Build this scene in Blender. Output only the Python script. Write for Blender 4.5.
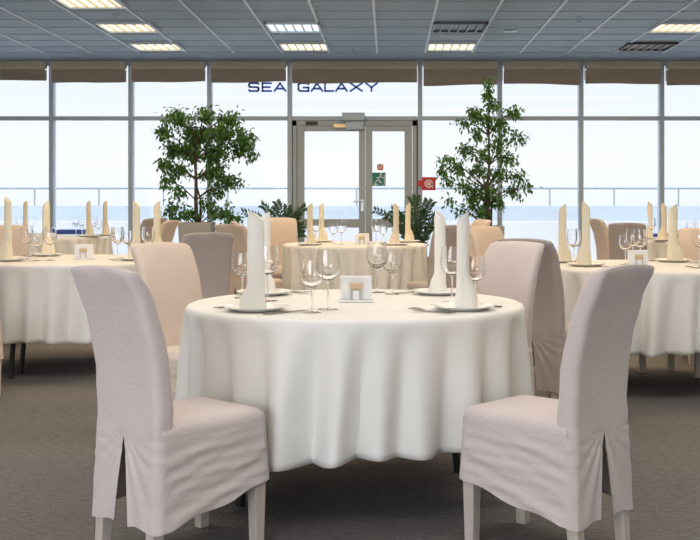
import bpy, math, random
from mathutils import Vector, Matrix
C = bpy.context
for o in list(bpy.data.objects):
    bpy.data.objects.remove(o, do_unlink=True)
COL = C.scene.collection
PI = math.pi
F, PX0, PY0, CH = 1110.0, 388.0, 200.0, 1.2      # focal length in pixels, vanishing point, eye height


def X(px, d):
    return (px - PX0) * d / F


def Z(py, d):
    return CH - (py - PY0) * d / F


# ------------------------------------------------------------------ camera
cam = bpy.data.cameras.new('camera')
cam.sensor_fit = 'HORIZONTAL'
cam.sensor_width = 36
cam.lens = F / 700 * 36
cam.shift_x = -(PX0 - 350) / 700
cam.shift_y = -(270 - PY0) / 700
cam.clip_start = .05
cam.clip_end = 600
camo = bpy.data.objects.new('camera', cam)
COL.objects.link(camo)
camo.location = (0, 0, CH)
camo.rotation_euler = (PI / 2, 0, 0)
C.scene.camera = camo

# ------------------------------------------------------------------ world, light, exposure
vs = C.scene.view_settings
vs.view_transform = 'Standard'
vs.look = 'None'
vs.gamma = 1
vs.use_curve_mapping = False
vs.exposure = 0.0

w = bpy.data.worlds.new('overcast_sky')
C.scene.world = w
w.use_nodes = True
nt = w.node_tree
nt.nodes.clear()
wo = nt.nodes.new('ShaderNodeOutputWorld')
bg = nt.nodes.new('ShaderNodeBackground')
tc = nt.nodes.new('ShaderNodeTexCoord')
sx = nt.nodes.new('ShaderNodeSeparateXYZ')
ramp = nt.nodes.new('ShaderNodeValToRGB')
nz = nt.nodes.new('ShaderNodeTexNoise')
nz.inputs['Scale'].default_value = 5
mp = nt.nodes.new('ShaderNodeMapping')
mp.inputs['Scale'].default_value = (1, 1, 5)
ad = nt.nodes.new('ShaderNodeMath')
ad.operation = 'MULTIPLY_ADD'
ad.inputs[1].default_value = .006
nt.links.new(tc.outputs['Generated'], mp.inputs['Vector'])
nt.links.new(mp.outputs[0], nz.inputs['Vector'])
nt.links.new(tc.outputs['Generated'], sx.inputs[0])
nt.links.new(nz.outputs['Fac'], ad.inputs[0])
nt.links.new(sx.outputs['Z'], ad.inputs[2])
nt.links.new(ad.outputs[0], ramp.inputs[0])
e = ramp.color_ramp.elements
e[0].position = 0.0
e[0].color = (.93, .97, 1.0, 1)
e[1].position = .14
e[1].color = (.86, .92, 1.0, 1)
m = e.new(.035)
m.color = (1, 1, 1, 1)
nt.links.new(ramp.outputs[0], bg.inputs['Color'])
zen = nt.nodes.new('ShaderNodeMapRange')
zen.interpolation_type = 'SMOOTHSTEP'
zen.inputs['From Min'].default_value = .16
zen.inputs['From Max'].default_value = .75
zen.inputs['To Min'].default_value = 1.05
zen.inputs['To Max'].default_value = 3.6
nt.links.new(sx.outputs['Z'], zen.inputs['Value'])
nt.links.new(zen.outputs[0], bg.inputs['Strength'])
nt.links.new(bg.outputs[0], wo.inputs['Surface'])


def area(name, loc, rot, sx_, sy_, power, color):
    l = bpy.data.lights.new(name, 'AREA')
    l.shape = 'RECTANGLE'
    l.size, l.size_y = sx_, sy_
    l.energy = power
    l.color = color
    o = bpy.data.objects.new(name, l)
    o.location = loc
    o.rotation_euler = rot
    COL.objects.link(o)
    return o


WARM = (1.0, .75, .48)
SOFT = (1.0, .90, .80)
COOL = (.90, .93, 1.0)
# added cool fill light behind the camera, set at an assumed window opening
area('rear_fill_light', (-4.2, -3.2, 1.7), (PI / 2, 0, 0), 6.4, 2.0, 275, COOL)
# the rows of ceiling lamps
for ly, p, lc in ((1.6, 28, SOFT), (4.8, 40, SOFT), (7.9, 48, WARM), (10.9, 46, WARM), (13.2, 28, WARM)):
    area('ceiling_lamp_row', (.2, ly, 3.08), (0, 0, 0), 8.5, .6, p * 2.5, lc)

# ------------------------------------------------------------------ materials


def mat(name, col, rough=.6, metal=0, noise=None, bump=None, sheen=0, spec=None, emit=None, trans=0):
    """noise: (scale, amount, stretch) colour mottling; bump: list of (scale, strength, stretch)"""
    m = bpy.data.materials.new(name)
    m.use_nodes = True
    n, l = m.node_tree.nodes, m.node_tree.links
    b = n['Principled BSDF']
    b.inputs['Base Color'].default_value = (*col, 1)
    b.inputs['Roughness'].default_value = rough
    b.inputs['Metallic'].default_value = metal
    if spec is not None:
        b.inputs['Specular IOR Level'].default_value = spec
    if sheen:
        b.inputs['Sheen Weight'].default_value = sheen
        b.inputs['Sheen Roughness'].default_value = .5
    if emit:
        b.inputs['Emission Color'].default_value = (*emit[0], 1)
        b.inputs['Emission Strength'].default_value = emit[1]
    tcn = n.new('ShaderNodeTexCoord')

    def noise_node(scale, stretch, detail=3):
        mpn = n.new('ShaderNodeMapping')
        mpn.inputs['Scale'].default_value = stretch or (1, 1, 1)
        l.new(tcn.outputs['Object'], mpn.inputs['Vector'])
        t = n.new('ShaderNodeTexNoise')
        t.inputs['Scale'].default_value = scale
        t.inputs['Detail'].default_value = detail
        l.new(mpn.outputs[0], t.inputs['Vector'])
        return t
    if noise:
        prev = None
        for (sc, amt, st) in noise:
            t = noise_node(sc, st)
            r = n.new('ShaderNodeMapRange')
            r.inputs['From Min'].default_value = .3
            r.inputs['From Max'].default_value = .7
            r.inputs['To Min'].default_value = 1 - amt
            r.inputs['To Max'].default_value = 1 + amt
            l.new(t.outputs['Fac'], r.inputs['Value'])
            if prev is None:
                prev = r
            else:
                mm = n.new('ShaderNodeMath')
                mm.operation = 'MULTIPLY'
                l.new(prev.outputs[0], mm.inputs[0])
                l.new(r.outputs[0], mm.inputs[1])
                prev = mm
        v = n.new('ShaderNodeVectorMath')
        v.operation = 'SCALE'
        v.inputs[0].default_value = col
        l.new(prev.outputs[0], v.inputs['Scale'])
        l.new(v.outputs[0], b.inputs['Base Color'])
    if bump:
        last = None
        for (sc, stg, st, dist) in bump:
            t = noise_node(sc, st, 4)
            bn = n.new('ShaderNodeBump')
            bn.inputs['Strength'].default_value = stg
            bn.inputs['Distance'].default_value = dist
            l.new(t.outputs['Fac'], bn.inputs['Height'])
            if last:
                l.new(last.outputs[0], bn.inputs['Normal'])
            last = bn
        l.new(last.outputs[0], b.inputs['Normal'])
    return m


def translucent(m, amount, col):
    n, l = m.node_tree.nodes, m.node_tree.links
    b, out = n['Principled BSDF'], n['Material Output']
    t = n.new('ShaderNodeBsdfTranslucent')
    t.inputs['Color'].default_value = (*col, 1)
    mx = n.new('ShaderNodeMixShader')
    mx.inputs[0].default_value = amount
    l.new(b.outputs[0], mx.inputs[1])
    l.new(t.outputs[0], mx.inputs[2])
    l.new(mx.outputs[0], out.inputs['Surface'])
    return m


def thin_glass(name, tint):
    m = bpy.data.materials.new(name)
    m.use_nodes = True
    n, l = m.node_tree.nodes, m.node_tree.links
    n.remove(n['Principled BSDF'])
    t = n.new('ShaderNodeBsdfTransparent')
    t.inputs['Color'].default_value = (*tint, 1)
    g = n.new('ShaderNodeBsdfGlossy')
    g.inputs['Roughness'].default_value = .02
    fr = n.new('ShaderNodeFresnel')
    fr.inputs['IOR'].default_value = 1.18
    mx = n.new('ShaderNodeMixShader')
    l.new(fr.outputs[0], mx.inputs[0])
    l.new(t.outputs[0], mx.inputs[1])
    l.new(g.outputs[0], mx.inputs[2])
    l.new(mx.outputs[0], n['Material Output'].inputs['Surface'])
    return m


def clear_glass(name):
    m = bpy.data.materials.new(name)
    m.use_nodes = True
    b = m.node_tree.nodes['Principled BSDF']
    b.inputs['Base Color'].default_value = (1, 1, 1, 1)
    b.inputs['Roughness'].default_value = 0
    b.inputs['Transmission Weight'].default_value = 1
    b.inputs['IOR'].default_value = 1.45
    return m


M = {}
M['carpet'] = mat('carpet', (.172, .164, .156), .95, noise=[(150, .38, (1, 1, 1)), (42, .20, (.6, 1.3, 1)), (1.3, .06, None)],
                  bump=[(260, .5, None, .006)], spec=.1)
M['ceiling'] = mat('ceiling_panel', (.30, .395, .48), .55, noise=[(3, .05, (1, 8, 1))])
M['grid'] = mat('ceiling_runner', (.64, .73, .82), .4)
M['seam'] = mat('ceiling_seam', (.38, .47, .56), .4)
M['wall'] = mat('plaster', (.62, .60, .57), .8, noise=[(2, .04, None)])
M['alu'] = mat('grey_aluminium', (.45, .53, .61), .4, .0, noise=[(8, .03, None)])
M['door_alu'] = mat('door_aluminium', (.40, .445, .45), .45, noise=[(8, .03, None)])
M['dark_gap'] = mat('dark_gasket', (.05, .055, .06), .6)
M['steel'] = mat('steel', (.55, .57, .6), .3, .8)
M['pane'] = thin_glass('window_glass', (.97, .985, 1))
M['blind'] = translucent(mat('blind_fabric', (.44, .37, .295), .85, noise=[(14, .07, (1, 1, 4))]), .40, (.46, .39, .31))
M['blind_tube'] = translucent(mat('blind_pelmet', (.88, .76, .58), .7, noise=[(10, .06, (1, 1, 3))]), .5, (.92, .78, .58))
M['cord'] = mat('white_cord', (.85, .87, .9), .5)
M['terrace'] = mat('terrace_paving', (.74, .75, .78), .8, noise=[(4, .03, None)])
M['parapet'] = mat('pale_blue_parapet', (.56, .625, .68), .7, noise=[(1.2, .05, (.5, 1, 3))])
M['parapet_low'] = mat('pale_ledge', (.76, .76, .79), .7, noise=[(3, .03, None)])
M['rail'] = mat('rail_steel', (.34, .39, .42), .4)
M['navy'] = mat('navy_blue_paint', (.012, .028, .12), .6)
M['navy_letter'] = mat('blue_letter', (.035, .17, .72), .5)
M['cloth'] = mat('ivory_tablecloth', (.85, .835, .785), .55, noise=[(5, .02, None)], bump=[(350, .08, None, .002), (9, .25, None, .012)], sheen=.15)
M['linen'] = mat('rose_grey_linen', (.66, .575, .545), .9, noise=[(120, .03, None), (6, .03, None)],
                 bump=[(300, .10, None, .002), (26, .35, (1, 1, 2.2), .008)], sheen=.25)
M['beige'] = mat('lamp_tinted_linen', (.66, .545, .455), .9, noise=[(120, .03, None), (6, .03, None)],
                 bump=[(300, .10, None, .002), (14, .25, (1, 1, 2.2), .008)], sheen=.25)  # same cover cloth as the near chairs, warm lamp light put into its colour
M['taupe'] = mat('shaded_linen', (.47, .405, .37), .9, noise=[(120, .03, None), (6, .03, None)],
                 bump=[(300, .10, None, .002), (14, .25, (1, 1, 2.2), .008)], sheen=.25)  # same cover cloth again, darkened: the shade is put into its colour
M['leg'] = mat('washed_wood', (.58, .51, .44), .6, noise=[(9, .10, (6, 6, .6))])
M['black'] = mat('black_metal', (.012, .012, .013), .4)
M['board'] = mat('table_board', (.25, .17, .10), .6, noise=[(6, .1, (1, 6, 1))])
M['china'] = mat('white_china', (.86, .85, .81), .15, noise=[(3, .01, None)])
M['napkin'] = mat('ivory_napkin', (.84, .81, .73), .8, bump=[(300, .08, None, .002), (20, .25, (2, 2, .5), .006)], sheen=.1)
M['napkin_y'] = mat('cream_napkin', (.82, .75, .58), .8, bump=[(300, .08, None, .002), (20, .25, (2, 2, .5), .006)], sheen=.1)
M['paper'] = mat('white_paper', (.86, .86, .86), .8, noise=[(20, .03, None)])
M['wood'] = mat('light_wood', (.62, .46, .28), .6, noise=[(30, .1, (1, 4, 4))])
M['cutlery'] = mat('cutlery_steel', (.30, .28, .26), .25, 1)
M['glass'] = clear_glass('drinking_glass')
M['leaf'] = translucent(mat('ficus_leaf', (.06, .16, .035), .4, noise=[(9, .45, None)]), .25, (.16, .34, .04))
M['leaf_dark'] = translucent(mat('glossy_dark_leaf', (.018, .065, .022), .3, noise=[(9, .3, None)]), .12, (.06, .2, .04))
M['bark'] = mat('bark', (.08, .05, .034), .85, noise=[(40, .25, (1, 1, .3))])
M['pot'] = mat('stone_grey_pot', (.42, .40, .38), .7, noise=[(12, .05, None)])
M['soil'] = mat('soil', (.04, .028, .02), .95, noise=[(60, .3, None)])
M['green_sign'] = mat('green_sign', (.0, .20, .145), .5)
M['red_sign'] = mat('red_sign', (.62, .03, .03), .45)
M['white_sign'] = mat('white_sign', (.88, .9, .9), .5)
M['brass'] = mat('brass', (.55, .42, .2), .35, .7)
M['lamp_on'] = mat('lamp_diffuser', (.9, .85, .75), .5, emit=((1, .80, .50), 1.6))
M['lamp_cool'] = mat('cool_lamp_diffuser', (.9, .9, .9), .5, emit=((.80, .93, 1.0), 1.0))
M['lamp_off'] = mat('unlit_lamp', (.05, .06, .08), .4)
M['lamp_off_brown'] = mat('unlit_brown_lamp', (.06, .05, .04), .4)
M['louvre'] = mat('lamp_louvre', (.90, .80, .62), .35)
M['louvre_off'] = mat('unlit_louvre', (.10, .115, .14), .35)
M['louvre_brown'] = mat('unlit_brown_louvre', (.42, .36, .30), .35)

# ------------------------------------------------------------------ mesh builder


class MB:
    def __init__(s):
        s.v, s.f, s.mi = [], [], []
        s.cur = 0

    def add(s, vs_, fs_):
        o = len(s.v)
        s.v += [tuple(p) for p in vs_]
        for f in fs_:
            s.f.append([i + o for i in f])
            s.mi.append(s.cur)

    def box(s, x0, x1, y0, y1, z0, z1, T=None):
        p = [Vector((x, y, z)) for z in (z0, z1) for y in (y0, y1) for x in (x0, x1)]
        if T:
            p = [T @ q for q in p]
        s.add(p, [(0, 2, 3, 1), (4, 5, 7, 6), (0, 1, 5, 4), (2, 6, 7, 3), (0, 4, 6, 2), (1, 3, 7, 5)])

    def loft(s, rings, cap0=True, cap1=True, closed=True):
        n = len(rings[0])
        vs_ = [p for r in rings for p in r]
        fs_ = []
        m_ = n if closed else n - 1
        for k in range(len(rings) - 1):
            for i in range(m_):
                j = (i + 1) % n
                fs_.append((k * n + i, k * n + j, (k + 1) * n + j, (k + 1) * n + i))
        if cap0:
            fs_.append(tuple(reversed(range(n))))
        if cap1:
            fs_.append(tuple(range((len(rings) - 1) * n, len(rings) * n)))
        s.add(vs_, fs_)

    def lathe(s, prof, n=28, c=(0, 0, 0), cap0=True, cap1=True):
        rings = []
        for r, z in prof:
            rings.append([(c[0] + r * math.cos(2 * PI * i / n), c[1] + r * math.sin(2 * PI * i / n), c[2] + z) for i in range(n)])
        s.loft(rings, cap0, cap1)

    def tube(s, pts, rad, n=8):
        pts = [Vector(p) for p in pts]
        if not isinstance(rad, (list, tuple)):
            rad = [rad] * len(pts)
        rings = []
        up = Vector((0, 0, 1))
        for i, p in enumerate(pts):
            d = (pts[min(i + 1, len(pts) - 1)] - pts[max(i - 1, 0)]).normalized()
            a = d.cross(up if abs(d.z) < .95 else Vector((1, 0, 0))).normalized()
            b = d.cross(a)
            rings.append([p + (a * math.cos(2 * PI * k / n) + b * math.sin(2 * PI * k / n)) * rad[i] for k in range(n)])
        s.loft(rings)

    def stroke(s, pts, wd, y0, y1):
        """flat stroke in the x-z plane, thickness y0..y1"""
        for (x0, z0), (x1, z1) in zip(pts, pts[1:]):
            L = math.hypot(x1 - x0, z1 - z0)
            a = math.atan2(z1 - z0, x1 - x0)
            T = Matrix.Translation((x0, 0, z0)) @ Matrix.Rotation(-a, 4, 'Y')
            s.box(-wd * .45, L + wd * .45, y0, y1, -wd / 2, wd / 2, T)

    def build(s, name, mats, parent=None, smooth=False, bevel=0, solid=0, sub=0):
        me = bpy.data.meshes.new(name)
        me.from_pydata(s.v, [], s.f)
        if not isinstance(mats, (list, tuple)):
            mats = [mats]
        for q in mats:
            me.materials.append(q)
        if len(mats) > 1:
            me.polygons.foreach_set('material_index', s.mi)
        me.update()
        import bmesh
        bm = bmesh.new()
        bm.from_mesh(me)
        bmesh.ops.recalc_face_normals(bm, faces=bm.faces)
        bm.to_mesh(me)
        bm.free()
        if smooth:
            me.polygons.foreach_set('use_smooth', [True] * len(me.polygons))
            try:
                me.set_sharp_from_angle(angle=math.radians(50))
            except Exception:
                pass
        o = bpy.data.objects.new(name, me)
        COL.objects.link(o)
        if parent:
            o.parent = parent
        if bevel:
            b = o.modifiers.new('bevel', 'BEVEL')
            b.width = bevel
            b.segments = 2
            b.limit_method = 'ANGLE'
        if solid:
            b = o.modifiers.new('solid', 'SOLIDIFY')
            b.thickness = solid
            b.offset = -1
        if sub:
            b = o.modifiers.new('sub', 'SUBSURF')
            b.levels = b.render_levels = sub
        return o


def tag(o, label, cat, group=None, kind=None):
    o['label'] = label
    o['category'] = cat
    if group:
        o['group'] = group
    if kind:
        o['kind'] = kind
    return o


def thing(name, label, cat, loc=(0, 0, 0), rz=0, group=None):
    o = bpy.data.objects.new(name, None)
    o.empty_display_size = .1
    COL.objects.link(o)
    o.location = loc
    o.rotation_euler = (0, 0, rz)
    return tag(o, label, cat, group)


def struct(o):
    o['kind'] = 'structure'
    return o


def sempty(name, loc=(0, 0, 0)):
    o = bpy.data.objects.new(name, None)
    COL.objects.link(o)
    o.location = loc
    return struct(o)


def dup(root, loc, rz, label, group=None, scale=None):
    r = root.copy()
    COL.objects.link(r)
    r.location = loc
    r.rotation_euler = (0, 0, rz)
    r['label'] = label
    if group:
        r['group'] = group
    if scale:
        r.scale = scale
    for ch in list(root.children):
        c = ch.copy()
        COL.objects.link(c)
        c.parent = r
        for g in list(ch.children):
            d = g.copy()
            COL.objects.link(d)
            d.parent = c
    return r


# ------------------------------------------------------------------ the setting
WY = 15.65                       # window line
HC = Z(62, 15.6)                 # ceiling height
XL, XR, YB = -8.0, 8.4, -3.6
b = MB(); b.box(XL, XR, YB, WY + .1, -.1, 0); struct(b.build('floor', M['carpet']))
# ceiling: panels, lamp openings are covered by the fittings just under it
b = MB(); b.box(XL, XR, YB, WY + .1, HC, HC + .12); struct(b.build('ceiling', M['ceiling']))
TX = .624
b = MB()
k = -13
while True:
    x = -.143 + TX * k
    k += 1
    if x < XL: continue
    if x > XR: break
    b.box(x - .014, x + .014, YB, 14.55, HC - .012, HC + .004)
struct(b.build('trim_1', M['grid']))
b = MB()
y = 14.55
while y > YB:
    b.box(XL, XR, y - .006, y + .006, HC - .008, HC + .004)
    y -= .525
struct(b.build('trim_2', M['seam']))
b = MB(); b.box(XL - .12, XL, YB, WY + .1, 0, HC); struct(b.build('wall_left', M['wall']))
b = MB(); b.box(XR, XR + .12, YB, WY + .1, 0, HC); struct(b.build('wall_right', M['wall']))
b = MB(); b.box(XL, XR, YB - .12, YB, 0, .6); b.box(XL, XR, YB - .12, YB, 2.8, HC)
b.box(XL, XL + 1, YB - .12, YB, .6, 2.8); b.box(XR - 1, XR, YB - .12, YB, .6, 2.8)
struct(b.build('wall_back', M['wall']))

# glazed front: bays between mullions
mull = [X(p, WY) for p in (-186, -106, -27, 52.5, 131.5, 210, 290, 420, 499.5, 580.5, 661, 740, 820, 900)]
ZT = Z(118.5, WY)
n = 0
door_bay = 6
for i in range(len(mull) - 1):
    x0, x1 = mull[i], mull[i + 1]
    n += 1
    r = sempty('window_%d' % n)
    b = MB()
    b.box(x0 - .031, x0 + .031, WY - .07, WY + .07, 0, HC)
    if i == len(mull) - 2:
        b.box(x1 - .036, x1 + .036, WY - .07, WY + .07, 0, HC)
    xe = x1 - .036
    b.box(x0 + .036, xe, WY - .055, WY + .05, ZT - .028, ZT + .028)
    b.box(x0 + .036, xe, WY - .055, WY + .05, HC - .05, HC)
    if i != door_bay:
        b.box(x0 + .036, xe, WY - .055, WY + .05, 0, .09)
    b.build('window_frame', M['alu'], r)
    b = MB(); b.box(x0 + .03, x1 - .03, WY - .004, WY + .004, ZT + .02, HC - .04); b.build('pane', M['pane'], r)
    if i != door_bay:
        b = MB(); b.box(x0 + .03, x1 - .03, WY - .004, WY + .004, .07, ZT - .02); b.build('pane', M['pane'], r)

# the double door
dr = sempty('door_1')
D = WY


def dbox(b, p0, p1, q0, q1, y0, y1):
    b.box(X(p0, D), X(p1, D), y0, y1, max(0.01, Z(q1, D)), Z(q0, D))


FLR = 285.0 + 1.2
b = MB()
dbox(b, 290.5, 293.2, 119.5, FLR, D - .05, D + .05); dbox(b, 416.2, 419, 119.5, FLR, D - .05, D + .05)
dbox(b, 291, 418, 119.5, 121.5, D - .05, D + .05)
b.build('door_gasket', M['dark_gap'], dr)
b = MB()
dbox(b, 293, 297, 121, FLR, D - .06, D + .06); dbox(b, 412.5, 416.5, 121, FLR, D - .06, D + .06); dbox(b, 293, 416.5, 121, 126, D - .06, D + .06)
b.build('door_frame', M['door_alu'], dr)
b = MB()
dbox(b, 297.3, 304.5, 126, FLR - 1, D - .045, D + .045); dbox(b, 359, 365, 126, FLR - 1, D - .045, D + .045)
dbox(b, 304.5, 359, 126, 131.3, D - .045, D + .045); dbox(b, 304.5, 359, 219, 227.5, D - .045, D + .045)
dbox(b, 304.5, 359, 276, FLR - 1, D - .045, D + .045)
b.build('door_leaf', M['door_alu'], dr, bevel=.006)
b = MB()
dbox(b, 365.4, 372.3, 126, FLR - 1, D - .05, D + .045); dbox(b, 404.5, 412, 126, FLR - 1, D - .045, D + .045)
dbox(b, 372, 404.5, 126, 131.3, D - .045, D + .045); dbox(b, 372, 404.5, 219, 227.5, D - .045, D + .045)
dbox(b, 372, 404.5, 276, FLR - 1, D - .045, D + .045)
b.build('door_leaf', M['door_alu'], dr, bevel=.006)
for (p0, p1) in ((304, 359.5), (371.8, 405)):
    for (q0, q1) in ((131, 219.3), (227, 276.5)):
        b = MB(); dbox(b, p0, p1, q0, q1, D - .004, D + .004); b.build('pane', M['pane'], dr)
b = MB()
dbox(b, 361, 363.6, 199.5, 211.5, D - .06, D - .04)
b.tube([(X(362.3, D), D - .05, Z(201.7, D)), (X(362.3, D), D - .10, Z(201.7, D)), (X(353.5, D), D - .10, Z(201.5, D))], .010)
b.build('door_handle', M['steel'], dr, smooth=True)
b = MB()
dbox(b, 342.5, 365, 113.5, 121.5, D - .20, D - .07)
b.build('door_closer', M['alu'], dr, bevel=.01)
b = MB()
dbox(b, 346, 364, 121.5, 130, D - .15, D - .06)
b.build('closer_body', M['alu'], dr, bevel=.01)
b = MB(); dbox(b, 334, 346.5, 124.5, 128, D - .10, D - .06); b.build('closer_arm', M['brass'], dr)
b = MB(); dbox(b, 306, 318, 121.8, 125.4, D - .075, D - .06); b.build('door_plate', M['dark_gap'], dr)

# terrace outside
b = MB(); b.box(-16, 16, WY + .12, 19.6, -.12, .02); struct(b.build('terrace_floor', M['terrace']))
PY = 18.6
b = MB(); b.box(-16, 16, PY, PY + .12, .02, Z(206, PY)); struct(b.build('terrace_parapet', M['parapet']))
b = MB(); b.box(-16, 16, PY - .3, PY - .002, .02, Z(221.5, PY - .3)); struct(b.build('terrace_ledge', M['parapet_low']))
rl = thing('terrace_railing', 'thin grey steel railing running along the terrace beyond the windows', 'railing', (0, PY + .06, Z(206, PY)))
zt = Z(188.2, PY) - Z(206, PY)
b = MB(); b.tube([(-16, 0, zt), (16, 0, zt)], .020); b.build('handrail', M['rail'], rl, smooth=True)
k = -12
for k in range(-10, 11):
    px = 33.5 + 64.6 * k
    if -300 < px < 1000:
        b = MB(); b.tube([(X(px, PY), 0, 0), (X(px, PY), 0, zt)], .014); b.build('post', M['rail'], rl, smooth=True)
for (p0, p1, q0, lb) in ((58, 86, 229.5, 'dark navy bench outside the window behind the far left table'),
                         (646, 676, 233.5, 'dark navy block outside standing for refraction in the far right glasses')):  # right-hand block is added to imitate dark refraction in the glass bases
    r = thing('terrace_bench', lb, 'bench', (X((p0 + p1) / 2, 17.6), 17.6, .02), 0, 'navy benches on the terrace')
    hw = X(p1, 17.6) / 2 - X(p0, 17.6) / 2
    zz = Z(q0, 17.6) - .02
    b = MB(); b.box(-hw, hw, -.18, .18, zz - .075, zz); b.build('seat', M['navy'], r, bevel=.01)
    for sx_ in (-1, 1):
        b = MB(); b.box(sx_ * hw * .8 - .03, sx_ * hw * .8 + .03, -.15, .15, 0, zz - .07); b.build('leg', M['parapet_low'], r)

# ------------------------------------------------------------------ blinds
bot = [82, 82, 80.5, 82.6, 82, 82.3, 83, 85.2, 84.2, 83.8, 85, 85, 85]
where = ['fourth bay left of the door', 'third bay', '', '', '', '', '', '', '', '', '', '', '']
names = {2: 'taupe roman blind gathered above the leftmost window', 3: 'taupe roman blind above the window left of the left tree',
         4: 'taupe roman blind directly above the left tree', 5: 'taupe roman blind above the word SEA on the glass',
         6: 'wide taupe roman blind above the glass door', 7: 'taupe roman blind above the window holding the tall narrow tree',
         8: 'taupe roman blind just right of the tall narrow tree', 9: 'taupe roman blind above the second window from the right edge',
         10: 'taupe roman blind above the rightmost window'}
rnd = random.Random(5)
for i in range(2, 11):
    x0, x1 = mull[i] + .045, mull[i + 1] - .045
    r = thing('roman_blind', names[i], 'blind', ((x0 + x1) / 2, WY - .14, HC), 0, 'taupe blinds along the window wall')
    hw = (x1 - x0) / 2
    b = MB()
    zc = Z(66.3, WY - .14) - HC
    b.loft([[(u * hw, yy, zc + zz) for u in (-1, -.5, 0, .5, 1)] for yy, zz in ((-.02, .062), (-.055, .060), (-.075, .030), (-.078, 0), (-.070, -.035), (-.060, -.045))], False, False, closed=False)
    b.build('pelmet', M['blind_tube'], r, smooth=True)
    b = MB()
    zb = Z(bot[i], WY - .14) - HC
    N = 24
    sag = rnd.uniform(-.012, .012)
    rows = []
    prof = [(.045, zc + .02), (.050, zc - .03), (-.045, zc - .042), (-.060, zc - .12), (-.045, zb + .06), (-.02, zb + .012), (0, zb), (.02, zb + .015), (.03, zc - .05)]
    for (yy, zz) in prof:
        row = []
        for k in range(N + 1):
            u = k / N * 2 - 1
            dz = (.005 * math.sin(u * 3 + i) + sag * u) * (1 if zz < zc - .1 else .1)
            row.append((u * hw, yy + .006 * math.sin(u * 9 + i * 2 + zz * 20), zz + dz))
        rows.append(row)
    b.loft(rows, False, False, closed=False)
    b.build('fabric', M['blind'], r, smooth=True)
    for q in range(3):
        u = (-.62, 0, .62)[q]
        b = MB(); b.box(u * hw - .02, u * hw + .02, -.088, -.06, zc - .02, zc + .03); b.build('bracket', M['blind_tube'], r, bevel=.005)
    b = MB(); b.tube([(-hw - .02, -.03, zc), (-hw - .02, -.03, zb + .05)], .007, 6); b.build('cord', M['cord'], r)

# ------------------------------------------------------------------ lettering on the glass
sg = thing('window_lettering', 'blue SEA GALAXY lettering across the upper glass left of the door', 'sign', (0, WY + .012, 0))
G = {'S': [[(1, .92), (.85, 1), (.12, 1), (0, .85), (0, .62), (.12, .52), (.88, .48), (1, .36), (1, .15), (.88, 0), (.12, 0), (0, .1)]],
     'E': [[(1, 1), (0, 1), (0, 0), (1, 0)], [(0, .5), (.85, .5)]],
     'A': [[(0, 0), (.5, 1), (1, 0)], [(.22, .3), (.78, .3)]],
     'G': [[(1, .88), (.86, 1), (.16, 1), (0, .82), (0, .18), (.16, 0), (1, 0), (1, .45), (.5, .45)]],
     'L': [[(0, 1), (0, 0), (1, 0)]],
     'X': [[(0, 1), (1, 0)], [(0, 0), (1, 1)]],
     'Y': [[(0, 1), (.5, .45), (1, 1)], [(.5, .45), (.5, 0)]]}
LD = WY + .012
for ch, p0, p1 in (('S', 249, 258.5), ('E', 262.5, 271), ('A', 274.5, 285.5), ('G', 298.5, 308.5), ('A', 311.5, 322.5), ('L', 325, 333.5),
                   ('A', 336, 347), ('X', 350.5, 362), ('Y', 366, 377)):
    b = MB()
    x0, x1, z0, z1 = X(p0, LD), X(p1, LD), Z(91, LD), Z(83.2, LD)
    for st in G[ch]:
        b.stroke([(x0 + u * (x1 - x0), z0 + v * (z1 - z0)) for u, v in st], .027, -.004, .012)
    b.build('letter', M['navy_letter'], sg)

# ------------------------------------------------------------------ signs by the door
es = thing('exit_sign', 'green sign with white running figure on the narrow door leaf', 'sign', (X(379, D), D - .03, Z(179.3, D)))
b = MB(); b.box(-.093, .093, -.012, .0, -.094, .094); b.build('board', M['green_sign'], es, bevel=.003)
b = MB()
for st, wd in (([(.02, .05), (-.01, 0), (.03, -.05)], .02), ([(-.01, 0), (-.045, -.035)], .017), ([(.03, .03), (.06, .02)], .013), ([(.01, .03), (-.03, .02)], .013)):
    b.stroke(st, wd, -.015, -.012)
b.lathe([(.0, 0), (.014, 0), (.014, .003)], 12)
ff = b.v[-36:]
b.v[-36:] = [(.03 + x, -.012 - z, .072 + y) for x, y, z in ff]
b.build('running_figure', M['white_sign'], es)
b = MB(); b.stroke([(-.075, -.07), (-.02, -.07)], .012, -.015, -.012); b.stroke([(-.05, -.05), (-.075, -.07), (-.05, -.085)], .010, -.015, -.012)
b.stroke([(.045, -.08), (.075, -.08), (.075, .06)], .008, -.015, -.012)
b.build('arrow', M['white_sign'], es)
ns = thing('prohibition_sign', 'small red and white square sign above the green running figure sign', 'sign', (X(380.3, D), D - .03, Z(167.3, D)))
b = MB(); b.box(-.045, .045, -.008, 0, -.045, .045); b.build('board', M['white_sign'], ns)


def ring(b, ro, ri, y0, y1, n=24, c=(0, 0)):
    rr = []
    for (r_, yy) in ((ro, y0), (ro, y1), (ri, y1), (ri, y0), (ro, y0)):
        rr.append([(c[0] + r_ * math.cos(2 * PI * i / n), yy, c[1] + r_ * math.sin(2 * PI * i / n)) for i in range(n)])
    b.loft(rr, False, False)


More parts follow.
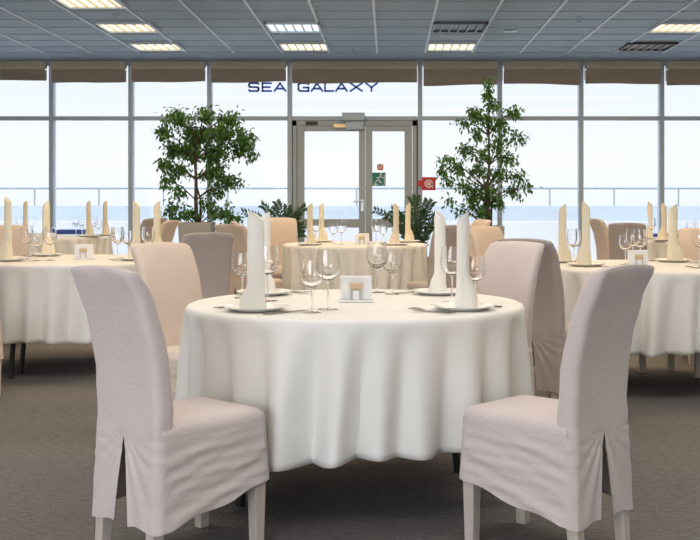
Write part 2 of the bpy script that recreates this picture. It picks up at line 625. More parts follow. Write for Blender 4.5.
b = MB(); ring(b, .040, .026, -.008, -.011); b.stroke([(-.022, .022), (.022, -.022)], .012, -.011, -.008); b.build('red_ring', M['red_sign'], ns)
fs = thing('fire_sign', 'red square fire sign with white ring beside the door', 'sign', (X(428.7, D - .1), D - .1, Z(183.7, D - .1)))
b = MB(); b.box(-.095, .095, -.03, .0, -.092, .092); b.build('board', M['red_sign'], fs, bevel=.004)
b = MB(); ring(b, .058, .040, -.034, -.03); ring(b, .024, .008, -.034, -.03); b.stroke([(.05, 0), (.05, -.055)], .014, -.034, -.03); b.build('white_ring', M['white_sign'], fs)
b = MB(); b.box(-.16, -.09, -.02, .0, -.035, .045); b.build('bracket', M['red_sign'], fs)

# ------------------------------------------------------------------ ceiling fittings
cl = {}


def ceiling_light(cx, cy, label, kind, half=.30):
    key = kind
    if key in cl:
        return dup(cl[key], (cx, cy, HC - .002), 0, label)
    t = thing('ceiling_light', label, 'ceiling light', (cx, cy, HC - .002), 0, 'square lamps in the ceiling')
    dm, lm = {'warm': (M['lamp_on'], M['louvre']), 'cool': (M['lamp_cool'], M['grid']), 'off': (M['lamp_off'], M['louvre_off']),
              'brown': (M['lamp_off_brown'], M['louvre_brown'])}[kind]
    b = MB()
    h = half
    for (x0, x1, y0, y1) in ((-h, h, -h, -h + .02), (-h, h, h - .02, h), (-h, -h + .02, -h, h), (h - .02, h, -h, h)):
        b.box(x0, x1, y0, y1, -.028, 0)
    b.build('frame', {'brown': M['lamp_off_brown'], 'off': M['louvre_off']}.get(kind, M['grid']), t)
    b = MB(); b.box(-h + .02, h - .02, -h + .02, h - .02, -.008, -.004); b.build('diffuser', dm, t)
    for q in range(5):
        xx = -h + (q + 1) * 2 * h / 6
        b = MB(); b.box(xx - .008, xx + .008, -h + .02, h - .02, -.026, -.009); b.build('louvre', lm, t)
    cl[key] = t
    return t


cA, cB, cC, cD_ = -2.885, -1.045, .793, 3.26
rows_ = (10.78, 12.37, 13.92)
ceiling_light(cA + .0, rows_[0], 'lit warm ceiling lamp at the top edge of the leftmost lamp row', 'warm')
ceiling_light(cA, rows_[1], 'lit warm ceiling lamp in the middle of the left lamp row', 'warm')
ceiling_light(cA, rows_[2], 'lit warm ceiling lamp of the left row nearest the windows', 'warm')
ceiling_light(cB, rows_[1], 'lit bluish white ceiling lamp above the lettering', 'cool')
ceiling_light(cB, rows_[2], 'lit warm ceiling lamp just above the SEA GALAXY lettering', 'warm')
ceiling_light(cC, rows_[2], 'lit warm ceiling lamp below the dark lamp right of the door', 'warm')
ceiling_light(cC, rows_[1], 'dark unlit grey ceiling lamp in the row right of the door', 'off')
ceiling_light(cD_, rows_[1], 'lit warm ceiling lamp at the right edge of the ceiling', 'warm')
ceiling_light(cD_, rows_[2], 'dark unlit brown ceiling lamp near the right windows', 'brown')
b = MB()
b.lathe([(.0, 0), (.075, 0), (.085, -.006), (.07, -.014), (.045, -.014), (.04, -.006), (0, -.006)], 24)
o = b.build('ceiling_disc', M['steel'], smooth=True)  # plain round ceiling disc, like a vent cover; gives no light
o.location = (X(510, 12.7), 12.7, HC)
tag(o, 'small round vent-like disc in the ceiling right of centre', 'ceiling light')
b = MB()
b.lathe([(0, 0), (.03, 0), (.03, -.008), (.012, -.014), (.010, -.05), (.02, -.055), (.02, -.06), (0, -.06)], 14)
spr = b.build('ceiling_sprinkler', M['alu'], smooth=True)
for i, (px, py, lb) in enumerate(((116, 18, 'small grey ceiling sprinkler beside the middle left lamp'), (168, 53, 'small grey ceiling sprinkler below the left lamp row near the blinds'),
                                  (287, 17, 'small grey ceiling sprinkler just above the bluish white lamp'), (353, 50, 'small grey ceiling sprinkler above the door between two lamps'),
                                  (579, 20, 'small grey ceiling sprinkler left of the lamp at the right edge'), (543, 53, 'small grey ceiling sprinkler left of the unlit brown lamp'),
                                  (79, 53, 'small grey ceiling sprinkler nearest the left end of the blinds'))):
    d = (HC - .03 - CH) * F / (PY0 - py)
    o = spr if i == 0 else spr.copy()
    if i: COL.objects.link(o)
    o.location = (X(px, d), d, HC)
    tag(o, lb, 'sprinkler', 'ceiling sprinklers')

# ------------------------------------------------------------------ tables
ZTAB, RT = .775, .69
TABLES = {
    'near': (X(355.5, 4.57), 4.62, 11, 'the nearest table'),
    'door': (X(355, 10.8), 10.8, 23, 'the table before the glass door'),
    'left': (X(69, 8.0), 8.0, 37, 'the left table'),
    'right': (X(650, 7.25), 7.25, 41, 'the right table'),
    'farleft': (X(50, 13.1), 13.1, 53, 'the far left table'),
    'farright': (3.4, 11.8, 67, 'the far right table'),
}
LAB = {'near': 'ivory cloth on the nearest round table, hanging in deep folds', 'door': 'ivory cloth on the round table before the glass door',
       'left': 'ivory cloth on the left round table behind the near left chair', 'right': 'ivory cloth on the right round table behind the near right chair',
       'farleft': 'ivory cloth on the far left table close to the windows', 'farright': 'ivory cloth on the far right table close to the windows'}
TLAB = {'near': 'black legged round table under the nearest ivory cloth', 'door': 'round table under the cloth before the glass door',
        'left': 'black legged round table under the left ivory cloth', 'right': 'round table under the right ivory cloth',
        'farleft': 'round table under the far left ivory cloth', 'farright': 'round table under the far right ivory cloth'}


def make_cloth(name, seed, hem):
    rn = random.Random(seed)
    N = 360
    # irregular ridges of the drape
    ridges = []
    a = rn.uniform(0, .3)
    a0 = a
    while a < a0 + 2 * PI - .13:
        ridges.append((a, rn.uniform(.45, 1.0)))
        a += rn.uniform(.16, .32)
    ridges.append((a0 + 2 * PI, ridges[0][1]))
    ph = [rn.uniform(0, 6.28) for _ in range(6)]

    def fold(t):
        t = (t - a0) % (2 * PI) + a0
        for (c0, h0), (c1, h1) in zip(ridges, ridges[1:]):
            if c0 <= t <= c1:
                v = (t - c0) / (c1 - c0)
                h = h0 if v < .5 else h1
                return h * abs(math.cos(PI * v)) ** 1.5
        return 0

    def hemz(t):
        return hem + .018 * math.sin(2 * t + ph[0]) + .012 * math.sin(3 * t + ph[1]) + .006 * math.sin(9 * t + ph[2])
    rings = []
    for r in (.02, .2, .4, .55, .63, .665):
        rings.append([(r * math.cos(2 * PI * i / N), r * math.sin(2 * PI * i / N), ZTAB) for i in range(N)])
    for (r, dz) in ((.680, -.001), (.690, -.005), (.697, -.013), (.701, -.025)):
        rings.append([(r * math.cos(2 * PI * i / N), r * math.sin(2 * PI * i / N), ZTAB + dz) for i in range(N)])
    L = 20
    for k in range(1, L + 1):
        u = k / L
        ring_ = []
        for i in range(N):
            t = 2 * PI * i / N
            fo = fold(t + .05 * math.sin(3 * t + ph[3]) * u)
            amp = .135 * u ** .7
            z = ZTAB - .025 - u * (ZTAB - .025 - hemz(t))
            r = .701 + amp * (fo - .56) + .004 * math.sin(14 * t + ph[4] + 2 * u) * u
            ring_.append((r * math.cos(t), r * math.sin(t), z))
        rings.append(ring_)
    b = MB()
    b.loft(rings, True, False)
    return b.build(name, M['cloth'], None, smooth=True, solid=.003)


for key, (tx, ty, seed, desc) in TABLES.items():
    t = thing('round_table', TLAB[key], 'table', (tx, ty, 0), 0, 'round tables')
    b = MB(); b.lathe([(0, ZTAB - .030), (RT - .03, ZTAB - .030), (RT - .02, ZTAB - .018), (RT - .03, ZTAB - .006), (0, ZTAB - .006)], 48)
    b.build('tabletop', M['board'], t)
    for q in range(4):
        a = math.radians({'left': (247, 233, 67, 53), 'right': (83, 64, 33, 210)}.get(key, (211, 32, 149, 331))[q])
        lr = {'left': (.60, .40, .60, .40), 'right': (.49, .64, .46, .42)}.get(key, (.52,) * 4)[q]
        b = MB()
        c_, s_ = math.cos(a), math.sin(a)
        if key == 'right':
            hx = .024
            b.box(lr * c_ - hx, lr * c_ + hx, lr * s_ - hx, lr * s_ + hx, 0, ZTAB - .028)
            b.build('leg', M['leg'], t, bevel=.003)
            continue
        b.tube([(.40 * c_, .40 * s_, ZTAB - .028), ((lr - .04) * c_, (lr - .04) * s_, .35), (lr * c_, lr * s_, .0)], .017, 10)
        b.build('leg', M['black'], t, smooth=True)
    c = make_cloth('tablecloth', seed, {'near': .256, 'left': .25, 'right': .275}.get(key, .24))
    c.location = (tx, ty, 0)
    tag(c, LAB[key], 'tablecloth', 'ivory tablecloths')

# ------------------------------------------------------------------ chairs


def rrect(x0, x1, y0, y1, r, z, nc=6, ne=10):
    """closed rounded rectangle, counter-clockwise from the rear (y0) centre"""
    pts = []

    def edge(ax, ay, bx, by):
        for k in range(ne):
            u = k / ne
            pts.append((ax + (bx - ax) * u, ay + (by - ay) * u, z))

    def corner(cx, cy, a0):
        for k in range(nc):
            a = a0 + (PI / 2) * k / nc
            pts.append((cx + r * math.cos(a), cy + r * math.sin(a), z))
    xm = (x0 + x1) / 2
    edge(xm, y0, x1 - r, y0); corner(x1 - r, y0 + r, -PI / 2)
    edge(x1, y0 + r, x1, y1 - r); corner(x1 - r, y1 - r, 0)
    edge(x1 - r, y1, x0 + r, y1); corner(x0 + r, y1 - r, PI / 2)
    edge(x0, y1 - r, x0, y0 + r); corner(x0 + r, y0 + r, PI)
    edge(x0 + r, y0, xm, y0)
    return pts


def make_chair(label, m, rn, group):
    t = thing('dining_chair', label, 'chair', (0, 0, 0), 0, group)
    # backrest: upright padded panel curving back towards its top
    b = MB()
    st = []
    for z, rear, th, hw in ((.415, -.225, .085, .180), (.44, -.225, .083, .180), (.47, -.224, .080, .180), (.52, -.224, .077, .180), (.58, -.226, .075, .180),
                            (.64, -.231, .074, .180), (.70, -.240, .074, .180), (.76, -.253, .073, .179), (.82, -.270, .073, .179), (.88, -.291, .072, .178),
                            (.925, -.310, .070, .177), (.955, -.323, .066, .176), (.970, -.329, .060, .174), (.980, -.331, .048, .170), (.986, -.328, .03, .163)):
        st.append((z, rear + th / 2, th, hw))
    rings = []
    for i, (z, yc, th, hw) in enumerate(st):
        ring_ = []
        rr = min(.030, th * .45)
        for (x, y, zz) in rrect(-hw, hw, yc - th / 2, yc + th / 2, rr, z):
            wob = .0035 * math.sin(z * 46 + x * 13) * math.sin(x * 21 + z * 9) + .003 * math.sin(x * 9 + 1)
            ring_.append((x, y + wob, zz - .012 * (abs(x) / hw) ** 3 * (z > .95)))
        rings.append(ring_)
    b.loft(rings)
    b.build('backrest', m, t, smooth=True)
    # seat: cushion with rounded edge
    def rect(z, ins, nc=6, ne=10):
        return rrect(-.186 + ins, .186 - ins, -.227 + ins, .245 - ins, max(.006, .036 - ins * .2), z, nc, ne)
    b = MB()
    rings = [rect(.43, 0), rect(.44, 0), rect(.452, .002), rect(.462, .008), rect(.472, .018), rect(.478, .034)]
    b.loft(rings, False, False)
    b.loft([rect(.478, .034), rect(.483, .09), rect(.485, .14)], False, True)
    # keep the rear wall of the cushion inside the back
    b.v = [(x, max(y, -.20) if z > .35 else y, z) for x, y, z in b.v]
    b.build('seat', m, t, smooth=True)
    # skirt: hangs from the seat, split at the back
    nlev = 44
    ne, nc = 34, 8
    base = rrect(-.186, .186, -.227, .245, .036, 0, nc, ne)
    base.append(base[0])
    Lp = len(base)
    cum = [0]
    for p, q in zip(base, base[1:]):
        cum.append(cum[-1] + math.hypot(q[0] - p[0], q[1] - p[1]))
    rows = []
    ztop = .43
    for k in range(nlev + 1):
        u = k / nlev
        row = []
        for i, (x, y, _z) in enumerate(base):
            s_ = cum[i] / cum[-1]
            ynorm = (y + .227) / .472
            hem_ = .135 + .095 * ynorm ** 1.15 + .006 * math.sin(s_ * 40)
            z = ztop - u * (ztop - hem_)
            # slit
            side = 1 if i < Lp / 2 else -1
            slit = .040 * max(0, (.425 - z) / .29) ** .8
            xx = x
            if y < -.2225:
                xx = side * (slit + abs(x) * (1 - slit / .186))
            nx = 0 if abs(x) < .145 else math.copysign(1, x)
            ny = 0 if -.185 < y < .205 else math.copysign(1, y)
            e_ = min(1, u * 5)
            d = .010 * u
            if nx and -.19 < y < .21:
                q = y * math.copysign(1, x)
                drop = .43 - z
                # creases pulled from the front corner down towards the rear hem
                for (am, fy, fz, o_) in ((.0030, 20, 58, 0), (.0022, 34, 92, 1.7), (.0016, 9, 150, 3.1), (.0012, 52, 120, .6)):
                    d += am * e_ * math.sin(fy * y - fz * z + o_ + 1.5 * math.sin(7 * y + 11 * z)) * (.45 + .55 * math.sin(5 * y + 3 * z + o_) ** 2)
            if ny < 0:
                fan = math.atan2(abs(xx) + .004, max(.012, .445 - z))
                d += .0045 * min(1, u * 4) * math.sin(fan * 19) * max(0, 1 - abs(x) / .19) + .002 * e_ * math.sin(z * 130 + x * 30) * max(0, 1 - u * 2.5)
            row.append((xx + nx * d, y + ny * d, z))
        rows.append(row)
    b = MB()
    b.loft(rows, False, False, closed=False)
    b.build('skirt', m, t, smooth=True)
    for (lx, ly, lean) in ((-.155, .212, 0), (.155, .212, 0), (-.145, -.185, -.03), (.145, -.185, -.03)):
        b = MB()
        rings = []
        for (z, h) in ((.40, .024), (.2, .023), (0, .019)):
            yy = ly + lean * (1 - z / .4)
            rings.append([(lx - h, yy - h, z), (lx + h, yy - h, z), (lx + h, yy + h, z), (lx - h, yy + h, z)])
        b.loft(rings)
        b.build('leg', M['leg'], t, bevel=.003)
    return t


CG = 'slip covered dining chairs'
protos = {}
placed = set()


def chair(px, d, face, label, kind='linen', scale=None, exact=None):
    """face: direction the sitter looks, (x, y)"""
    x, y = exact if exact else (X(px, d), d)
    rz = math.atan2(face[1], face[0]) - PI / 2
    if kind not in protos:
        t = make_chair(label, M[kind], random.Random(3), CG)
        protos[kind] = t
        t.location = (x, y, 0)
        t.rotation_euler = (0, 0, rz)
        if scale: t.scale = scale
        return t
    return dup(protos[kind], (x, y, 0), rz, label, CG, scale or (1, 1, 1))


# around the nearest table
chair(0, 0, (.68, .73), 'rose grey covered chair in the left foreground, back to the viewer', 'linen', exact=(-.716, 3.82))
chair(0, 0, (-.74, .67), 'rose grey covered chair in the right foreground, back to the viewer', 'linen', exact=(.556, 3.87))
chair(516, 5.5, (-.72, -.69), 'rose beige covered chair facing the nearest table from its right', 'linen', exact=(.45, 5.55))
chair(160, 5.3, (.74, -.67), 'lamp-tinted beige covered chair facing the nearest table from its left', 'beige', exact=(-.925, 5.40))
# left table
chair(206, 7.7, (-.45, .89), 'shade-toned grey taupe chair with window-lit top edge right of the left table', 'taupe', exact=(-1.32, 7.60))
chair(5, 9.6, (.3, -.95), 'lamp-tinted beige chair behind the left table at the picture edge', 'beige', exact=(X(6, 9.3), 9.3))
chair(-26, 6.2, (.5, .86), 'covered chair mostly cut off by the left picture edge', 'beige', exact=(X(-50, 6.7), 6.7))
# door table
chair(240, 10, (.55, .83), 'lamp-tinted warm beige chair front left of the table before the door', 'beige', exact=(X(252, 10.1), 10.1))
chair(445, 9.7, (-.42, .91), 'shade-toned taupe chair front right of the table before the door', 'taupe', exact=(X(437, 9.75), 9.75))
chair(280, 12.2, (.2, -.98), 'lamp-tinted beige chair by the left floor plant beyond the door table', 'beige', exact=(X(282, 12.0), 12.0), scale=(1.1, 1, 1.02))
chair(245, 11.3, (.95, .2), 'shade-toned taupe chair peeking out behind the lamp-tinted warm beige chair', 'taupe', exact=(X(264, 11.3), 11.3))
chair(463, 12, (-.9, -.4), 'lamp-tinted beige chair with only its top showing before the narrow tree', 'beige', exact=(X(458, 12.1), 12.1))
# right table
chair(490, 8.8, (.62, -.78), 'lamp-tinted beige chair left of the right table, facing the viewer', 'beige', exact=(X(510, 8.9), 8.9))
chair(540, 6.3, (.62, .78), 'shade-toned grey taupe chair back to back with the rose beige chair', 'taupe', exact=(.95, 6.42))
chair(692, 8.9, (-.1, -1), 'lamp-tinted beige chair behind the right table at the picture edge', 'beige', exact=(2.38, 8.25))
# far tables
chair(132, 13.2, (-.75, .6), 'shade-toned taupe chair at the right side of the far left table', 'taupe', exact=(X(139, 13.35), 13.35))
chair(162, 12.6, (-.97, .2), 'lamp-tinted beige chair leaning right beside the left tree', 'beige', exact=(X(145, 11.9), 11.9))
chair(600, 12.7, (.98, .2), 'pale lamp-tinted beige chair left of the far right table, seen edge on', 'beige', exact=(X(620, 12.9), 12.9))
chair(624, 10.8, (.3, .95), 'shade-toned taupe chair behind the right table', 'taupe', exact=(X(630, 10.75), 10.75))

# ------------------------------------------------------------------ place settings


def make_plate(label):
    b = MB()
    b.lathe([(0, .004), (.07, .004), (.078, .006), (.095, .012), (.125, .019), (.127, .017), (.10, .006), (.075, 0), (0, 0)], 40)
    o = b.build('dinner_plate', M['china'], smooth=True)
    return tag(o, label, 'plate', 'white plates')


def make_napkin(label, m, fl, fh):
    """upright pillar fold: a slim rolled column with a slanted tip rising from a flared, wrapped base"""
    t = thing('folded_napkin', label, 'napkin', (0, 0, 0), 0, 'standing napkins')
    H = .40
    b = MB()
    n_ = 26
    rings = []
    for z, rx, ry in ((0, .029, .024), (.06, .028, .023), (.16, .0265, .021), (.26, .026, .020), (.33, .0255, .019)):
        rings.append([(rx * math.cos(2 * PI * i / n_) * (1 + .06 * math.sin(6 * PI * i / n_)), ry * math.sin(2 * PI * i / n_), z) for i in range(n_)])
    top = []
    for i in range(n_):
        a = 2 * PI * i / n_
        top.append((.024 * math.cos(a), .017 * math.sin(a), .372 + .020 * math.cos(a + .4)))
    rings.append(top)
    rings.append([(x * .85, y * .8, z - .001) for x, y, z in top])
    rings.append([(x * .8, y * .75, z - .012) for x, y, z in top])
    b.loft(rings)
    b.build('column', m, t, smooth=True)
    # spiral edge of the roll
    b = MB()
    r0, r1 = [], []
    for k in range(15):
        u = k / 14
        a = -1.9 + u * 1.5
        z = .09 + u * .27
        rx, ry = .0268, .0212
        r0.append((rx * math.cos(a), ry * math.sin(a) - .001, z - .016))
        r1.append(((rx + .002) * math.cos(a + .22), (ry + .002) * math.sin(a + .22) - .001, z))
    b.loft([r0, r1], False, False, closed=False)
    b.build('rolled_edge', m, t, smooth=True, solid=.002)
    # flared base, fuller on one side
    b = MB()
    rings = []
    for u in [k / 10 for k in range(11)]:
        z = fh * u
        e_ = (1 - u) ** 1.3
        ring_ = []
        for i in range(n_):
            a = 2 * PI * i / n_
            c_, s_ = math.cos(a), math.sin(a)
            bul = math.sin(min(1, u * 1.25) * PI) * .35 * fl
            rx = .027 + (fl if c_ > 0 else .25 * fl) * e_ + bul * (1 if c_ > 0 else .2)
            ry = .022 + .5 * fl * e_
            ring_.append((rx * c_, ry * s_ * (1 + .08 * math.sin(5 * a)), z + .025 * u * c_))
        rings.append(ring_)
    rings.append([(x * .9, y * .9, z - .003) for x, y, z in rings[-1]])
    b.loft(rings, True, False)
    b.build('wrapped_base', m, t, smooth=True)
    return t


def make_glass(label, H, R, group):
    t = thing('wine_glass', label, 'wine glass', (0, 0, 0), 0, group)
    zb = H * .47
    out = [(.004, zb), (R * .45, zb + H * .03), (R * .80, zb + H * .10), (R * .98, zb + H * .20), (R, zb + H * .27), (R * .95, zb + H * .38), (R * .86, H)]
    inn = [(R * .86 - .0012, H), (R * .95 - .0013, zb + H * .38), (R - .0014, zb + H * .27), (R * .98 - .0015, zb + H * .20), (R * .80 - .0016, zb + H * .105), (R * .42, zb + H * .038), (.0005, zb + H * .02)]
    b = MB(); b.lathe(out + inn, 26); b.build('bowl', M['glass'], t, smooth=True)
    b = MB(); b.lathe([(.0045, .004), (.0035, H * .1), (.0035, H * .38), (.005, zb - .001)], 12); b.build('stem', M['glass'], t, smooth=True)
    b = MB(); b.lathe([(0, .0005), (R * .86, .0005), (R * .86, .0018), (.012, .004), (.0045, .006), (0, .006)], 26); b.build('foot', M['glass'], t, smooth=True)
    return t


def make_fork(label):
    b = MB()
    b.box(-.004, .004, -.095, .03, .002, .0045)
    b.v = [(x * (1.5 if y < -.09 else .8 if y > 0 else 1), y, z) for x, y, z in b.v]
    b.loft([[(-.003, .03, .002), (.003, .03, .002), (.003, .03, .0045), (-.003, .03, .0045)],
            [(-.011, .05, .004), (.011, .05, .004), (.011, .05, .006), (-.011, .05, .006)]])
    for k in range(4):
        xx = -.0095 + k * .0063
        b.loft([[(xx - .0015, .05, .004), (xx + .0015, .05, .004), (xx + .0015, .05, .006), (xx - .0015, .05, .006)],
                [(xx - .001, .075, .009), (xx + .001, .075, .009), (xx + .001, .075, .0105), (xx - .001, .075, .0105)],
                [(xx - .0008, .10, .012), (xx + .0008, .10, .012), (xx + .0008, .10, .013), (xx - .0008, .10, .013)]])
    o = b.build('fork', M['cutlery'], smooth=False)
    return tag(o, label, 'fork', 'forks beside the plates')


def make_knife(label):
    b = MB()
    b.loft([[(-.006, -.11, .001), (.006, -.11, .001), (.006, -.11, .007), (-.006, -.11, .007)],
            [(-.005, 0, .001), (.005, 0, .001), (.005, 0, .007), (-.005, 0, .007)],
            [(-.008, .012, .003), (.008, .012, .003), (.008, .012, .005), (-.008, .012, .005)],
            [(-.010, .08, .003), (.008, .08, .003), (.008, .08, .005), (-.010, .08, .005)],
            [(.002, .11, .003), (.008, .11, .003), (.008, .11, .005), (.002, .11, .005)]])
    o = b.build('table_knife', M['cutlery'])
    return tag(o, label, 'knife', 'knives beside the plates')


def cp(o, loc, rz, label):
    c = o.copy()
    COL.objects.link(c)
    c.location = loc
    c.rotation_euler = (0, 0, rz)
    c['label'] = label
    return c


P = {}


def put(kind, maker, loc, rz, label, multi):
    if kind not in P:
        o = maker(label)
        o.location = loc
        o.rotation_euler = (0, 0, rz)
        P[kind] = o
        return o
    return dup(P[kind], loc, rz, label) if multi else cp(P[kind], loc, rz, label)


ZS = ZTAB + .001


def setting(key, px, d, spot, cutl, flip=False, nap='napkin', sc=None, rot=0):
    tx, ty, _s, desc = TABLES[key]
    x, y = X(px, d), d
    put('plate', make_plate, (x, y, ZS), 0, 'white plate under the %s napkin on %s' % (spot, desc), False)
    o = put(nap, lambda lb: make_napkin(lb, M[nap.replace('_full', '')], *((.024, .085) if nap == 'napkin' else (.036, .13))), (x, y, ZS + .0055), (PI if flip else 0) + rot, 'tall folded napkin standing at the %s of %s' % (spot, desc), True)
    if sc: o.scale = sc
    vx, vy = tx - x, ty - y
    L = math.hypot(vx, vy)
    vx, vy = vx / L, vy / L
    rz = math.atan2(vy, vx) - PI / 2
    for (off, what) in cutl:
        cx, cy = x + vy * off + vx * .03, y - vx * off + vy * .03
        if what == 'knife':
            put('knife', make_knife, (cx, cy, ZS), rz, 'steel knife right of the %s plate on %s' % (spot, desc), False)
        else:
            w_ = 'inner' if abs(off) < .165 else 'outer'
            put('fork', make_fork, (cx, cy, ZS), rz, 'steel %s fork left of the %s plate on %s' % (w_, spot, desc), False)


CUT = ((-.152, 'fork'), (-.182, 'fork'), (.152, 'knife'))
setting('near', 256, 4.26, 'front left', CUT, True, sc=(1.25, 1.05, .96))
setting('near', 264.5, 4.97, 'back left', ((-.152, 'fork'), (-.182, 'fork')), sc=(1, 1, .93))
setting('near', 463, 4.30, 'front right', CUT, nap='napkin_full', sc=(.92, .92, .95))
setting('near', 440, 5.00, 'back right', ((.152, 'knife'),), True, sc=(.95, .95, .95))
C1_ = ((.152, 'knife'),)
setting('door', 310, 10.42, 'front left', (), False, 'napkin_y')
setting('door', 321.5, 11.2, 'back left', (), False, 'napkin_y')
setting('door', 396, 10.42, 'front right', (), True, 'napkin_y')
setting('door', 408, 11.15, 'back right', (), False, 'napkin_y')
setting('left', 8, 7.72, 'front left', C1_, True, 'napkin_y', (1, 1, 1.12))
setting('left', 46, 8.42, 'back left', C1_, False, 'napkin_y', (1.1, 1, 1.05))
setting('left', 136.5, 7.82, 'front right', ((-.152, 'fork'),), True, 'napkin_y', (1, 1, 1.05))
setting('left', 157, 8.3, 'back right', (), False, 'napkin_y', (1, 1, 1.05))
setting('right', 586, 7.14, 'front left', C1_, True, 'napkin_y', (1, 1, 1.05))
setting('right', 562.5, 7.55, 'back left', (), False, 'napkin_y')
setting('right', 673, 7.62, 'back right', CUT, False, 'napkin_y', (1.2, 1, 1))
setting('right', 716, 6.98, 'front right', ((-.152, 'fork'), (-.182, 'fork')), False, 'napkin_y')
setting('farleft', 25.5, 12.95, 'left', (), False, 'napkin_y', (1, 1, 1.05))
setting('farleft', 88.5, 12.8, 'front right', (), False, 'napkin_y', (1, 1, 1.05))
setting('farleft', 105, 13.25, 'back right', (), False, 'napkin_y', (1, 1, 1.05))
setting('farright', 650, 12.05, 'back left', (), True, 'napkin_y', (1, 1, 1.03))
setting('farright', 664, 11.5, 'front left', (), True, 'napkin_y', (1.1, 1, 1.0))

GL = [  # px, distance, big?, label
    (312, 4.19, 0, 'small clear wine glass at the front left of the nearest table'),
    (328, 4.31, 1, 'large clear wine glass at the front left of the nearest table'),
    (242.5, 4.80, 0, 'small clear wine glass behind the front left napkin, left side'),
    (267.5, 4.67, 1, 'large clear wine glass behind the front left napkin, right side'),
    (377, 5.10, 1, 'large clear wine glass behind the napkin holder of the nearest table'),
    (392, 5.0, 0, 'small clear wine glass behind the napkin holder of the nearest table'),
    (452, 4.60, 1, 'large clear wine glass left of the front right napkin, nearest table'),
    (475, 4.52, 0, 'small clear wine glass right of the front right napkin, nearest table'),
    (333.5, 10.75, 0, 'small wine glass left of centre on the table before the door'),
    (341.5, 10.6, 1, 'large wine glass left of centre on the table before the door'),
    (376, 10.9, 1, 'large wine glass right of centre on the table before the door'),
    (383, 10.55, 0, 'small wine glass right of centre on the table before the door'),
    (316, 10.95, 1, 'large wine glass between the left napkins before the door'),
    (27, 7.95, 1, 'large wine glass left on the left table, beside a napkin'),
    (36, 7.75, 0, 'small wine glass left on the left table, middle of three'),
    (50, 7.80, 1, 'large wine glass standing before the back left napkin, left table'),
    (117.5, 7.95, 1, 'large wine glass right of the napkin holder on the left table'),
    (128, 8.2, 0, 'small wine glass left of the front right napkin, left table'),
    (148, 7.95, 1, 'large wine glass between the right napkins of the left table'),
    (574, 7.35, 1, 'wine glass between the two left napkins of the right table'),
    (625.5, 7.3, 0, 'small wine glass in the cluster on the right table'),
    (633, 7.42, 1, 'large wine glass in the middle of the right table cluster'),
    (640.5, 7.25, 1, 'large wine glass right in the cluster on the right table'),
    (700, 7.35, 1, 'wine glass cut by the right picture edge'),
    (76, 13.1, 1, 'large wine glass left of the right napkins, far left table'),
    (82, 13.25, 0, 'small wine glass touching the right napkins, far left table'),
    (94, 12.95, 1, 'large wine glass between the right napkins, far left table'),
    (98.5, 12.8, 0, 'small wine glass between the right napkins, far left table'),
    (14, 13.3, 0, 'small wine glass left of the left napkin, far left table'),
    (19.5, 13.2, 1, 'large wine glass left of the left napkin, far left table'),
    (32, 13.25, 1, 'large wine glass right of the left napkin, far left table'),
    (652, 11.7, 1, 'wine glass between the napkins of the far right table'),
    (690, 11.9, 0, 'small wine glass behind the edge chair, far right table'),
    (699, 11.8, 1, 'large wine glass at the picture edge, far right table'),
]
for px, d, big, lb in GL:
    k_ = 'gbig' if big else 'gsmall'
    put(k_, (lambda l_: make_glass(l_, .232, .048, 'wine glasses')) if big else (lambda l_: make_glass(l_, .196, .043, 'wine glasses')),
        (X(px, d), d, ZS), 0, lb, True)


def make_holder(label):
    t = thing('napkin_holder', label, 'napkin holder', (0, 0, 0), 0, 'napkin holders')
    b = MB(); b.box(-.072, .072, -.030, .030, 0, .010); b.build('base', M['china'], t, bevel=.003)
    b = MB(); b.box(-.066, .066, -.010, .014, .010, .108); b.build('paper_napkins', M['paper'], t, bevel=.004)
    for s_ in (-1, 1):
        b = MB(); b.tube([(s_ * .021, -.020, .008), (s_ * .021, -.020, .056)], .003, 8); b.build('post', M['steel'], t, smooth=True)
    b = MB(); b.box(-.026, .026, -.028, -.011, .054, .080); b.build('clip', M['wood'], t, bevel=.004)
    b = MB(); b.box(-.014, .014, -.026, -.012, .010, .050); b.build('sachet', M['paper'], t, bevel=.003)
    return t


for px, d, rz, lb in ((356, 4.62, .05, 'white napkin holder with wooden clip on the nearest table'), (362, 10.5, 0, 'white napkin holder on the table before the door'),
                      (84, 7.9, -.1, 'white napkin holder on the left table'), (638, 7.0, .2, 'white napkin holder on the right table')):
    put('holder', make_holder, (X(px, d), d, ZS), rz, lb, True)

# ------------------------------------------------------------------ plants


def leaf(b, p, d, up, L, Wd, fold=.25):
    """a leaf blade of four faces along d, folded on its midrib"""
    d = d.normalized()
    s_ = d.cross(up)
    if s_.length < 1e-3:
        s_ = d.cross(Vector((1, 0, 0)))
    s_.normalize()
    n_ = s_.cross(d)
    pts = [p, p + d * L * .4 + s_ * Wd - n_ * -Wd * fold, p + d * L * .45, p + d * L * .4 - s_ * Wd + n_ * Wd * fold, p + d * L - n_ * L * .12]
    b.add(pts, [(0, 1, 2), (0, 2, 3), (1, 4, 2), (2, 4, 3)])


